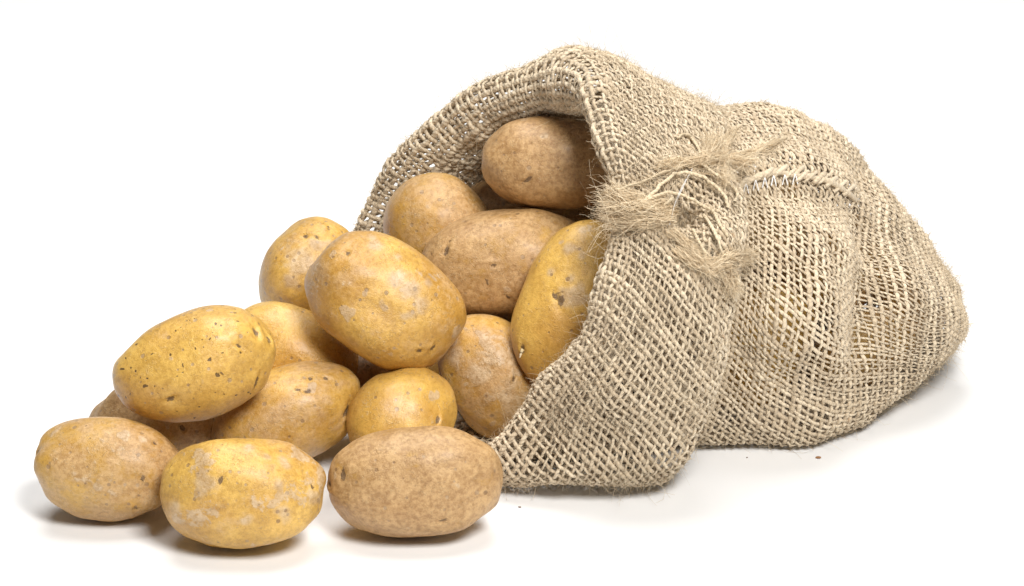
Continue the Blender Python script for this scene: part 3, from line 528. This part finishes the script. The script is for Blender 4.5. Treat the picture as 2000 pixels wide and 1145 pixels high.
DENTS = [((0.08379, 0.01524, 0.14528), 0.0095, -0.021, 10, 12.6), ((0.1004, 0.00055, 0.13302), 0.011, 0.006, 10, 12.9), ((0.07195, 0.00452, 0.13947), 0.013, 0.005, 10, 12.6), ((0.09622, 0.04433, 0.15416), 0.012, 0.004, 10, 12.8), ((0.08401, -0.00419, 0.13485), 0.01, -0.006, 10, 12.6), ((0.1822, 0.10883, 0.10419), 0.0126, -0.004, 0, 6.5), ((0.18431, 0.09227, 0.0949), 0.0126, -0.0055, 0, 6.5), ((0.18425, 0.07085, 0.08638), 0.0138, -0.0065, 0, 6.5), ((0.18235, 0.06021, 0.07379), 0.0138, -0.006, 0, 6.5), ((0.17831, 0.05321, 0.05978), 0.0138, -0.004, 0, 6.5), ((0.171, 0.04147, 0.05067), 0.0138, -0.0025, 0, 6.5), ((0.15784, 0.06188, 0.10666), 0.023, 0.0035, 0, 6.5), ((0.20963, 0.0918, 0.07233), 0.0207, 0.003, 0, 6.5), ((0.20931, 0.08153, 0.05361), 0.0207, 0.003, 0, 6.5), ((0.14272, 0.0261, 0.08224), 0.0253, 0.0025, 0, 6.5), ((0.11623, 0.06805, 0.12974), 0.0115, -0.004, 0, 6.5), ((0.12694, 0.07378, 0.13094), 0.0103, -0.004, 0, 6.5), ((0.14081, 0.08412, 0.12881), 0.0103, -0.004, 0, 6.5), ((0.15467, 0.09152, 0.12414), 0.0103, -0.0035, 0, 6.5), ((0.1662, 0.09979, 0.11745), 0.0103, -0.0025, 0, 6.5), ((0.12262, 0.08955, 0.14015), 0.0149, 0.0035, 0, 6.5), ((0.13969, 0.10643, 0.13803), 0.0149, 0.004, 0, 6.5), ((0.15657, 0.11582, 0.13132), 0.0149, 0.004, 0, 6.5), ((0.1711, 0.12467, 0.12107), 0.0138, 0.0035, 0, 6.5), ((0.18928, 0.15421, 0.11183), 0.0115, -0.0025, 0, 6.5), ((0.20365, 0.14131, 0.09341), 0.0138, 0.002, 0, 6.5), ((0.21822, 0.14235, 0.07554), 0.0092, -0.002, 0, 6.5), ((0.11248, 0.03635, 0.0946), 0.0138, -0.0035, 4, 6.5), ((0.11038, 0.02894, 0.05885), 0.0138, -0.0035, 4, 6.5), ((0.13931, 0.03037, 0.0414), 0.0161, -0.0025, 0, 6.5), ((0.16039, 0.03633, 0.04443), 0.0138, 0.0025, 0, 6.5), ((0.0735, -0.02988, 0.10536), 0.01, -0.003, 10, 12.8), ((0.0493, -0.03439, 0.06989), 0.014, 0.003, 10, 12.8)]
RIM = 9          # ring number of the fold at the mouth
S, SN = sack_grid(CTRL, DENTS)
NV = S.shape[0]
rng = np.random.default_rng(7)

def surf(u, v):
    """cloth point and normal at u (turns), v (fine-grid rows)"""
    uf = (u % 1.0) * NU
    vf = np.clip(v, 0, NV - 1.001)
    i = np.floor(uf).astype(int); a = (uf - i)[..., None]
    j = np.floor(vf).astype(int); b = (vf - j)[..., None]
    i0, i1 = i % NU, (i + 1) % NU
    def bl(M):
        return (M[j, i0] * (1 - a) + M[j, i1] * a) * (1 - b) + (M[j + 1, i0] * (1 - a) + M[j + 1, i1] * a) * b
    n = bl(SN)
    return bl(S), n / np.maximum(np.linalg.norm(n, axis=-1, keepdims=True), 1e-9)

SP = 0.0043                                                  # yarn spacing
rowlen = np.linalg.norm(np.diff(S, axis=0), axis=-1).mean(1)
arc = np.concatenate([[0], np.cumsum(rowlen)])
NROW = int(arc[-1] / SP)
per = np.linalg.norm(np.roll(S, -1, 1) - S, axis=-1).sum(1)
NWARP = 2 * int(np.percentile(per, 70) / SP / 2)
def rowv(t):
    return np.interp(t / (NROW - 1) * arc[-1], arc, np.arange(NV))
meanx = S[..., 0].mean(1)
def twist(v):
    return np.interp(v, np.arange(NV), -0.19 * meanx / 0.18)
print('yarns', NWARP, NROW, per.max(), arc[-1])

def yarn_noise(n, k, amp, seed):
    x = np.arange(n)[None, :] / 11.0
    r = np.stack([np.broadcast_to(x, (k, n)), np.broadcast_to(np.arange(k)[:, None] * 7.3, (k, n)), np.zeros((k, n))], -1)
    return amp * vnoise(r.reshape(-1, 3), seed).reshape(k, n)

SUB = 4
RMAX = 0.00112
AMP = 0.00060
def radius(spacing, k, n, seed):
    base = np.clip(0.226 * spacing, 0.0004, RMAX)
    return base * (0.97 + yarn_noise(n, k, 0.20, seed)) * (1 + 0.16 * rng.standard_normal((k, 1))).clip(0.72, 1.35)

# lengthwise yarns, from the closed bottom through the fold to the cuff's edge
t = np.arange((NROW - 1) * SUB + 1) / SUB
v = rowv(t)
iw = np.arange(NWARP)
n = len(t)
uu = (iw[:, None] + rng.normal(0, 0.10, (NWARP, 1)) + yarn_noise(n, NWARP, 0.15, 21)) / NWARP + twist(v)[None]
vv = np.broadcast_to(v[None], uu.shape)
P, N = surf(uu, vv)
spc = np.interp(v, np.arange(NV), per / NWARP)[None] * np.ones_like(uu)
loc_sp = np.linalg.norm(surf(uu + 0.5 / NWARP, vv)[0] - surf(uu - 0.5 / NWARP, vv)[0], axis=-1)
amp = np.minimum(AMP, loc_sp * 0.3)
P = P + N * (amp * ((-1.0) ** iw)[:, None] * np.cos(math.pi * t)[None])[..., None]
def thicken(v):                                                # yarns thickened to cut show-through on the body and darken the mouth
    x = np.asarray(v) / NVS
    return 1 + 0.13 * np.clip((6.0 - x) / 0.3, 0, 1) + 0.42 * np.clip((x - 5.8) / 0.6, 0, 1) * (0.55 * np.clip((10.3 - x) / 0.5, 0, 1) + 0.45 * np.clip((9.0 - x) / 0.5, 0, 1))
WARP = (P, N, radius(loc_sp, NWARP, n, 22) * thicken(v)[None], rng.random((NWARP, 1)) * np.ones((1, n)))
# crosswise yarns, round the sack
s = np.arange(NWARP * SUB) / SUB
jr = np.arange(NROW)
m_ = len(s)
yn = yarn_noise(m_, NROW, 0.14, 31)
yn *= np.minimum(1, np.minimum(s, NWARP - s) / 8)[None]
vr = rowv(np.clip(jr[:, None] + rng.normal(0, 0.08, (NROW, 1)) + yn, 0, NROW - 1))
uu = s[None] / NWARP + np.vectorize(lambda q: q)(twist(rowv(jr)))[:, None]
P, N = surf(uu, vr)
loc_sp = np.linalg.norm(surf(uu, np.clip(vr + 1, 0, NV - 1.01))[0] - surf(uu, np.clip(vr - 1, 0, NV - 1.01))[0], axis=-1) / 2
loc_sp = loc_sp * np.gradient(rowv(jr))[:, None]
P = P - N * (np.minimum(AMP, loc_sp * 0.3) * ((-1.0) ** jr)[:, None] * np.cos(math.pi * s)[None])[..., None]
WEFT = (P, N, radius(loc_sp, NROW, m_, 32) * thicken(rowv(jr))[:, None], rng.random((NROW, 1)) * np.ones((1, m_)))

sack = empty('burlap_sack', (0.16, 0.12, 0.0))
tag(sack, 'beige burlap sack lying on its side with a wide folded cuff, potatoes spilling out', 'sack')
def under(o):                                                # keep world coordinates below the empty
    o.matrix_parent_inverse = sack.matrix_world.inverted()
    return o
bpy.context.view_layer.update()
def part(name, V, F, mat, parent=None, **kw):
    o = build(name, V, F, mat, parent or sack, **kw)
    if parent is None or parent is sack:
        o.location = (-0.16, -0.12, 0.0)
    return o

rim_row = int(np.searchsorted(rowv(np.arange(NROW)), RIM * NVS))
ns = rim_row * SUB
def yarn_part(name, parent, A, sl, closed, mat=JUTE):
    P, N, r, tint = [x[sl] for x in A]
    Vv, Ff, uv = tubes(P, N, r, 5, closed, 0.72)
    tn = np.repeat(tint.ravel(), 5)
    o = part(name, Vv, Ff, mat, parent, uv=uv, attrs={'tint': tn})
    o['kind'] = 'stuff'
    return o
cb = yarn_part('sack_cloth', None, WARP, (slice(None), slice(0, ns + 1)), False)
yarn_part('crosswise_yarns', cb, WEFT, (slice(0, rim_row),), True)
cf = yarn_part('folded_cuff', None, WARP, (slice(None), slice(ns, None)), False)
yarn_part('crosswise_yarns', cf, WEFT, (slice(rim_row, None),), True)
tag(cb, 'open woven body of the sack with a bunched bottom corner')
tag(cf, 'wide cuff of burlap turned back over the mouth')

# ------------------------------------------------------------------ frayed fibres
def fibres(P0, D0, L, r0, bend, m=3, n=4, seed=1, gravity=0.0):
    rg = np.random.default_rng(seed)
    k = len(P0)
    t = np.linspace(0, 1, n)
    B = rg.standard_normal((k, 3)) * bend[:, None]
    B2 = rg.standard_normal((k, 3)) * bend[:, None] * 0.6
    path = P0[:, None] + L[:, None, None] * (D0[:, None] * t[None, :, None] + B[:, None] * (t ** 2)[None, :, None] + B2[:, None] * (np.sin(t * 5) * t)[None, :, None])
    path[..., 2] -= gravity * L[:, None] * t[None] ** 2
    path[..., 2] = np.maximum(path[..., 2], 0.0004)
    ref = np.cross(np.gradient(path, axis=1), rg.standard_normal((k, 1, 3)))
    r = r0[:, None] * (1 - 0.6 * t)[None]
    V, F, _ = tubes(path, ref, r, m)
    return V, F, np.repeat(rg.random(k), n * m)

def fuzz_for(A, count, sl, seed):
    P, N, r, _ = [x[sl] for x in A]
    k, n = P.shape[:2]
    rg = np.random.default_rng(seed)
    a, b = rg.integers(0, k, count), rg.integers(1, n - 1, count)
    T = P[a, b + 1] - P[a, b - 1]
    T /= np.maximum(np.linalg.norm(T, axis=-1, keepdims=True), 1e-9)
    D = N[a, b] * (0.15 + 0.65 * rg.random((count, 1))) + T * rg.choice([-1, 1], (count, 1)) * (0.5 + rg.random((count, 1))) + 0.4 * rg.standard_normal((count, 3))
    D /= np.linalg.norm(D, axis=1, keepdims=True)
    L = 0.0016 + 0.0042 * rg.random(count) ** 2 + 0.009 * (rg.random(count) < 0.03)
    return fibres(P[a, b] + N[a, b] * r[a, b][:, None] * 0.5, D, L, 0.00006 + 0.00007 * rg.random(count), 0.45 * np.ones(count), seed=seed)

for par, sls, seed in ((cb, (slice(0, ns + 1), slice(0, rim_row)), 3), (cf, (slice(ns, None), slice(rim_row, None)), 5)):
    a = fuzz_for(WARP, 13000, (slice(None), sls[0]), seed)
    b = fuzz_for(WEFT, 13000, (sls[1],), seed + 1)
    V = np.concatenate([a[0], b[0]])
    F = np.concatenate([a[1], b[1] + len(a[0])])
    o = part('loose_fibres', V, F, FUZZ, par, attrs={'tint': np.concatenate([a[2], b[2]])})
    o['kind'] = 'stuff'

# ------------------------------------------------------------------ seam, knot, strings and frayed tufts
def strand(name, pts, r, mat, parent, sub=8, m=7, wob=0.25, seed=0, taper=False):
    P = crom(np.array(pts, float), sub, False)
    k = len(P)
    P = P + wob * r * np.stack([vnoise(np.stack([np.arange(k) * 0.33 + q * 50, np.zeros(k) + seed, np.zeros(k)], 1), q) for q in range(3)], 1)
    P[:, 2] = np.maximum(P[:, 2], 0.0006)
    T = np.gradient(P, axis=0)
    ref = np.cross(T, np.array([0.3, 0.9, 0.31])) + 1e-6
    t = np.linspace(0, 1, k)
    rr = r * (1 + 0.22 * vnoise(np.stack([np.arange(k) * 0.5, np.zeros(k) + seed * 3.3, np.zeros(k)], 1), 4))
    if taper:
        rr = rr * (1 - 0.6 * t ** 2)
    V, F, uv = tubes(P[None], ref[None], rr[None], m)
    return part(name, V, F, mat, parent, uv=uv, attrs={'tint': np.full(len(V), 0.35 + 0.6 * ((seed * 0.618) % 1))})

def bundle(name, pts, w0, w1, count, r, mat, parent, seed=0, n=12, wild=1.0):
    """a lock of many fibres that follows pts and fans from w0 to w1"""
    rg = np.random.default_rng(seed)
    C = crom(np.array(pts, float), 12, False)
    C = C[np.linspace(0, len(C) - 1, n).astype(int)]
    t = np.linspace(0, 1, n)
    clump = rg.standard_normal((9, 3)) * 0.5
    off = rg.standard_normal((count, 3)) * 0.35 + clump[rg.integers(0, 9, count)]
    off2 = rg.standard_normal((count, 3)) * 0.55
    w = w0 + (w1 - w0) * t
    cut = 0.75 + 0.3 * rg.random(count)
    P = np.empty((count, n, 3))
    for i in range(count):
        tt = t * min(cut[i], 1.0)
        Q = np.stack([np.interp(tt, t, C[:, a]) for a in range(3)], 1)
        P[i] = Q + (off[i] * (1 - tt)[:, None] + (0.6 * off[i] + 0.8 * off2[i]) * tt[:, None]) * w[:, None]
        P[i] += wild * 0.9 * w1 * (np.sin(tt * rg.uniform(8, 16) + rg.uniform(0, 6)) * (0.3 + tt))[:, None] * rg.standard_normal(3) * 0.5
        P[i] += wild * 1.7 * w1 * (np.sin(tt * rg.uniform(3, 9) + rg.uniform(0, 6)) * tt)[:, None] * rg.standard_normal(3) * 0.4
    ref = np.cross(np.gradient(P, axis=1), rg.standard_normal((count, 1, 3)))
    rr = r * (0.6 + 0.8 * rg.random((count, 1))) * (1 - 0.45 * t)[None]
    V, F, _ = tubes(P, ref, rr, 3)
    o = part(name, V, F, mat, parent, attrs={'tint': np.repeat(rg.random(count) ** 0.7, n * 3)})
    return o

# overcast seam of the body
seam = strand('seam', [(0.11525, 0.07453, 0.13397), (0.1249, 0.08022, 0.13714), (0.13516, 0.08818, 0.13621), (0.14425, 0.09285, 0.13341), (0.1515, 0.09698, 0.13108), (0.15882, 0.10122, 0.12815), (0.16533, 0.10457, 0.12441), (0.17251, 0.11073, 0.1185), (0.17957, 0.11926, 0.10968)], 0.0016, JUTE, sack, seed=2)
tag(seam, 'raised overcast seam across the upper side')
SEAM_LOOPS = [[(0.11388, 0.07484, 0.13276), (0.11536, 0.07428, 0.13434), (0.11798, 0.07557, 0.13635), (0.12034, 0.07973, 0.13649)], [(0.11887, 0.07777, 0.13354), (0.1203, 0.07662, 0.13533), (0.12294, 0.07815, 0.13726), (0.12534, 0.08255, 0.13732)], [(0.12339, 0.07995, 0.13464), (0.12485, 0.07919, 0.1363), (0.12753, 0.08113, 0.13808), (0.12997, 0.08591, 0.13801)], [(0.12634, 0.08209, 0.13539), (0.12781, 0.08145, 0.13701), (0.13054, 0.08388, 0.13861), (0.13306, 0.08946, 0.13827)], [(0.12892, 0.08323, 0.13502), (0.13043, 0.08304, 0.13647), (0.13328, 0.08672, 0.13763), (0.13576, 0.09174, 0.13749)], [(0.1331, 0.08648, 0.13496), (0.13468, 0.08718, 0.13609), (0.13751, 0.09053, 0.13738), (0.13999, 0.09526, 0.13735)], [(0.13837, 0.08939, 0.13197), (0.13988, 0.08931, 0.13339), (0.14263, 0.09163, 0.13505), (0.14515, 0.09665, 0.13492)], [(0.14261, 0.09251, 0.13212), (0.14413, 0.09253, 0.13351), (0.14696, 0.0956, 0.1349), (0.14954, 0.10107, 0.13461)], [(0.14521, 0.09252, 0.12991), (0.14674, 0.0926, 0.13127), (0.14959, 0.09578, 0.13263), (0.15213, 0.10085, 0.13248)], [(0.14975, 0.09472, 0.12866), (0.15132, 0.09512, 0.12991), (0.15417, 0.09826, 0.13128), (0.15678, 0.10379, 0.13096)], [(0.15437, 0.09774, 0.12699), (0.15593, 0.09804, 0.12828), (0.15881, 0.10139, 0.12958), (0.16137, 0.10624, 0.12951)], [(0.15693, 0.09913, 0.12584), (0.15848, 0.09937, 0.12715), (0.16138, 0.10281, 0.12842), (0.164, 0.10816, 0.12817)], [(0.16069, 0.10089, 0.12341), (0.16227, 0.10139, 0.12463), (0.16512, 0.10423, 0.12612), (0.16784, 0.11041, 0.12557)], [(0.16605, 0.1043, 0.1199), (0.16766, 0.10508, 0.12102), (0.17075, 0.10996, 0.12177), (0.1735, 0.11608, 0.12124)], [(0.17103, 0.10828, 0.11631), (0.17275, 0.10999, 0.1171), (0.17597, 0.11581, 0.11751), (0.17873, 0.12186, 0.117)]]
for i, pts in enumerate(SEAM_LOOPS):
    strand('seam_loop', pts, 0.00108 * (1 + 0.2 * math.sin(i * 2.7)), JUTE, seam, sub=5, seed=i + 3)
STITCHES = [[(0.11712, 0.0738, 0.13038), (0.11805, 0.07414, 0.13494), (0.11858, 0.07426, 0.1349), (0.11978, 0.07473, 0.13004)], [(0.12219, 0.07623, 0.13114), (0.12311, 0.07641, 0.13577), (0.12364, 0.07659, 0.1357), (0.12484, 0.0769, 0.1309)], [(0.12702, 0.07864, 0.13164), (0.12798, 0.07932, 0.13609), (0.12851, 0.07947, 0.13603), (0.12969, 0.07948, 0.13133)], [(0.13163, 0.08116, 0.13183), (0.13269, 0.08309, 0.13583), (0.13329, 0.08396, 0.13551), (0.13441, 0.08326, 0.13106)], [(0.13783, 0.08659, 0.1304), (0.13885, 0.08808, 0.13458), (0.1394, 0.08833, 0.13449), (0.14057, 0.08806, 0.12987)], [(0.14332, 0.08959, 0.12959), (0.14436, 0.0912, 0.13373), (0.14492, 0.09159, 0.13359), (0.14609, 0.09115, 0.12902)]]
for i, pts in enumerate(STITCHES):
    strand('white_stitch', pts, 0.00030, THREAD, seam, sub=5, m=4, seed=i)

# the frayed knot on the cuff
knot = bundle('frayed_knot', [(0.08879, 0.03983, 0.15899), (0.09383, 0.04026, 0.16017), (0.10004, 0.04645, 0.15851), (0.10679, 0.06664, 0.15215)], 0.0024, 0.0024, 260, 0.00014, STRAW, sack, seed=41, wild=1.0)
tag(knot, 'knot of frayed jute with loose strings on the cuff')
STRINGS = [[(0.09382, 0.03984, 0.15952), (0.08555, 0.03574, 0.15938), (0.07871, 0.02961, 0.15944), (0.07231, 0.02589, 0.15812), (0.0639, 0.0212, 0.1561), (0.05564, 0.01943, 0.15356), (0.04986, 0.01774, 0.15259)], [(0.05605, 0.00563, 0.14435), (0.06349, 0.00817, 0.15029), (0.0707, 0.01602, 0.15428), (0.07648, 0.02357, 0.15657), (0.08039, 0.02737, 0.15785), (0.08828, 0.0294, 0.15712), (0.09634, 0.02861, 0.15368), (0.10155, 0.02623, 0.15001), (0.10496, 0.02298, 0.14613), (0.10511, 0.02016, 0.14291)], [(0.04971, 0.01046, 0.14705), (0.06349, 0.00817, 0.15029), (0.07392, 0.01471, 0.15211), (0.0813, 0.01745, 0.15083), (0.08779, 0.01663, 0.14848), (0.09351, 0.01506, 0.14534), (0.09819, 0.01301, 0.14238), (0.10117, -0.00014, 0.14045), (0.10454, -0.00323, 0.13633)], [(0.07828, 0.01611, 0.14894), (0.07183, 0.01026, 0.14633), (0.06677, 0.00273, 0.14835), (0.05951, 0.00629, 0.14676)], [(0.092, 0.0389, 0.15985), (0.09661, 0.03484, 0.15756), (0.10183, 0.03247, 0.15414), (0.10617, 0.03237, 0.15151), (0.11022, 0.03102, 0.14718), (0.10944, 0.02543, 0.14362)], [(0.09374, 0.04798, 0.16092), (0.08985, 0.06181, 0.16387), (0.0862, 0.06114, 0.16627), (0.08164, 0.05651, 0.16599)], [(0.09353, 0.01392, 0.14124), (0.09744, -0.0049, 0.13988), (0.10093, -0.01133, 0.13232), (0.10429, -0.00861, 0.12331)], [(0.08752, 0.00684, 0.13647), (0.09078, -0.007, 0.13461), (0.09396, -0.0141, 0.12865)]]
for i, pts in enumerate(STRINGS):
    strand('loose_string', pts, (0.0008, 0.0009, 0.0009, 0.0008, 0.0008, 0.0008, 0.0008, 0.0008, 0.0008)[i], TWINE, knot, sub=8, seed=i, wob=0.45)
HANG = [[(0.10571, 0.06632, 0.15362), (0.10879, 0.08256, 0.15336), (0.11242, 0.10534, 0.15011), (0.11658, 0.12048, 0.14989)], [(0.10756, 0.0666, 0.15216), (0.11902, 0.08917, 0.14664), (0.12603, 0.0959, 0.1462), (0.13407, 0.10522, 0.14598), (0.14191, 0.1232, 0.14363)], [(0.10549, 0.06243, 0.15255), (0.10439, 0.0372, 0.15404), (0.10507, 0.03023, 0.14988)]]
for i, pts in enumerate(HANG):
    strand('loose_string', pts, (0.0010, 0.0010, 0.0008)[i], TWINE, knot, sub=8, seed=i + 12, wob=0.5)
    bundle('frayed_end', pts, 0.0010, 0.0030, 70, 0.00011, STRAW, knot, seed=60 + i)
TUFTS = [[(0.07911, 0.02421, 0.13845), (0.07056, 0.00356, 0.14566), (0.05839, 0.00884, 0.14474), (0.04464, 0.02288, 0.14109)], [(0.07499, 0.019, 0.14467), (0.06462, 0.01073, 0.14775), (0.05356, 0.01485, 0.14887), (0.04336, 0.03365, 0.14595)], [(0.07551, 0.00213, 0.1425), (0.06425, -0.00034, 0.14396), (0.05344, 0.00807, 0.14132), (0.04512, 0.02072, 0.13735)], [(0.09387, 0.04049, 0.15929), (0.09637, 0.04937, 0.16043), (0.10063, 0.06892, 0.1576), (0.10375, 0.07847, 0.15889)], [(0.10341, 0.0583, 0.15402), (0.11054, 0.06838, 0.15044), (0.11705, 0.06941, 0.15007), (0.12286, 0.06778, 0.14956)], [(0.09208, 0.04023, 0.15938), (0.08432, 0.03679, 0.16061), (0.07779, 0.03227, 0.16168), (0.07148, 0.03105, 0.16106)], [(0.07712, -0.00198, 0.13876), (0.08281, -0.00402, 0.13346), (0.08851, -0.01395, 0.1307), (0.09639, -0.01663, 0.12383)], [(0.07894, -0.00835, 0.13116), (0.0848, -0.01506, 0.12902), (0.09136, -0.01735, 0.12676), (0.09796, -0.01567, 0.12213)], [(0.10236, -0.01199, 0.12253), (0.10487, -0.01307, 0.11844), (0.10615, -0.01375, 0.11472), (0.10735, -0.0124, 0.11018)]] + [[(0.09543, -0.01598, 0.1241), (0.10136, -0.014, 0.12808), (0.10618, -0.00824, 0.12741), (0.11497, 0.03472, 0.1117), (0.1211, 0.03445, 0.11017)]]
TW = [(0.0035, 0.0055, 300), (0.0028, 0.0045, 200), (0.0028, 0.0045, 200), (0.0015, 0.0045, 150), (0.0015, 0.004, 110), (0.0012, 0.0035, 90), (0.0022, 0.0035, 190), (0.002, 0.003, 150), (0.0022, 0.004, 140), (0.0022, 0.0045, 190)]
for i, (pts, (a, b, c)) in enumerate(zip(TUFTS, TW)):
    bundle('frayed_tuft', pts, a, b, c, 0.00013, STRAW, knot, seed=80 + i)
KN = np.array([(0.05232, 0.25438, 0.05871), (0.05105, 0.01173, 0.14206), (0.05978, 0.01373, 0.14663), (0.06686, 0.00361, 0.14511), (0.07524, 0.03038, 0.15917), (0.08019, 0.02722, 0.15498), (0.08838, 0.04215, 0.1603), (0.09319, 0.03701, 0.15812), (0.10088, 0.03842, 0.15628), (0.10448, 0.03395, 0.15254), (0.08301, 0.02424, 0.13199), (0.0865, -0.00475, 0.13242), (0.09342, -0.01597, 0.12621), (0.10234, -0.01346, 0.11992), (0.07397, -0.00621, 0.13827), (0.09959, 0.05957, 0.15682), (0.10778, 0.06591, 0.15186), (0.06508, 0.02565, 0.15555), (0.09967, 0.01244, 0.1418), (0.09519, 0.02385, 0.14821), (0.04591, 0.0039, 0.13705)])
rg = np.random.default_rng(77)
kk = rg.integers(0, len(KN), 420)
D0 = rg.standard_normal((420, 3)) * np.array([1, 0.5, 0.8]) + np.array([0, -0.5, 0.15])
D0 /= np.linalg.norm(D0, axis=1, keepdims=True)
V, F, tn = fibres(KN[kk] + rg.standard_normal((420, 3)) * 0.0025, D0, 0.005 + 0.010 * rg.random(420), 0.00007 + 0.00006 * rg.random(420), 0.8 * np.ones(420), n=8, seed=78)
o = part('loose_fibres', V, F, STRAW, knot, attrs={'tint': tn})
o['kind'] = 'stuff'
WHITES = [[(0.08844, 0.03284, 0.15828), (0.08614, 0.02667, 0.15651), (0.08276, 0.01777, 0.15311), (0.08026, 0.01557, 0.14808), (0.07754, 0.02212, 0.13682), (0.07482, -0.00249, 0.1416)], [(0.08509, 0.02527, 0.15569), (0.08125, 0.01667, 0.15139), (0.07932, 0.01596, 0.14633), (0.07609, -0.0017, 0.14183)]]
for i, pts in enumerate(WHITES):
    strand('white_thread', pts, 0.00013, THREAD, knot, sub=6, m=4, seed=i)

# ------------------------------------------------------------------ crumbs of soil on the paper
CRUMBS = [(0.15633, 0.03662, 0.0004, 0.0009), (0.12003, 0.03724, 0.0004, 0.0004), (0.00379, -0.02074, 0.0004, 0.0005)]
for i, (x, y, z, r) in enumerate(CRUMBS):
    P = SPH5[:0]
    Dd, Ff = icosphere(2)
    P = Dd * np.array([1.5, 1.0, 0.6]) * (r * (1 + 0.35 * vnoise(Dd * 2 + i * 5.1, i)))[:, None]
    o = build('crumb', P, Ff, CRUMB, smooth=False, attrs={'tint': np.full(len(P), 0.9 if i == 0 else 0.3)})
    o.location = (x, y, r * 0.6)
    o.rotation_euler = (0, 0, i * 1.3)
    tag(o, 'reddish brown crumb on the paper below the sack' if i == 0 else ('tiny dark speck of soil on the paper below the sack body', 'tiny dark speck of soil on the paper right of the sandy front potato')[i - 1], 'crumb', 'crumbs of soil on the paper')
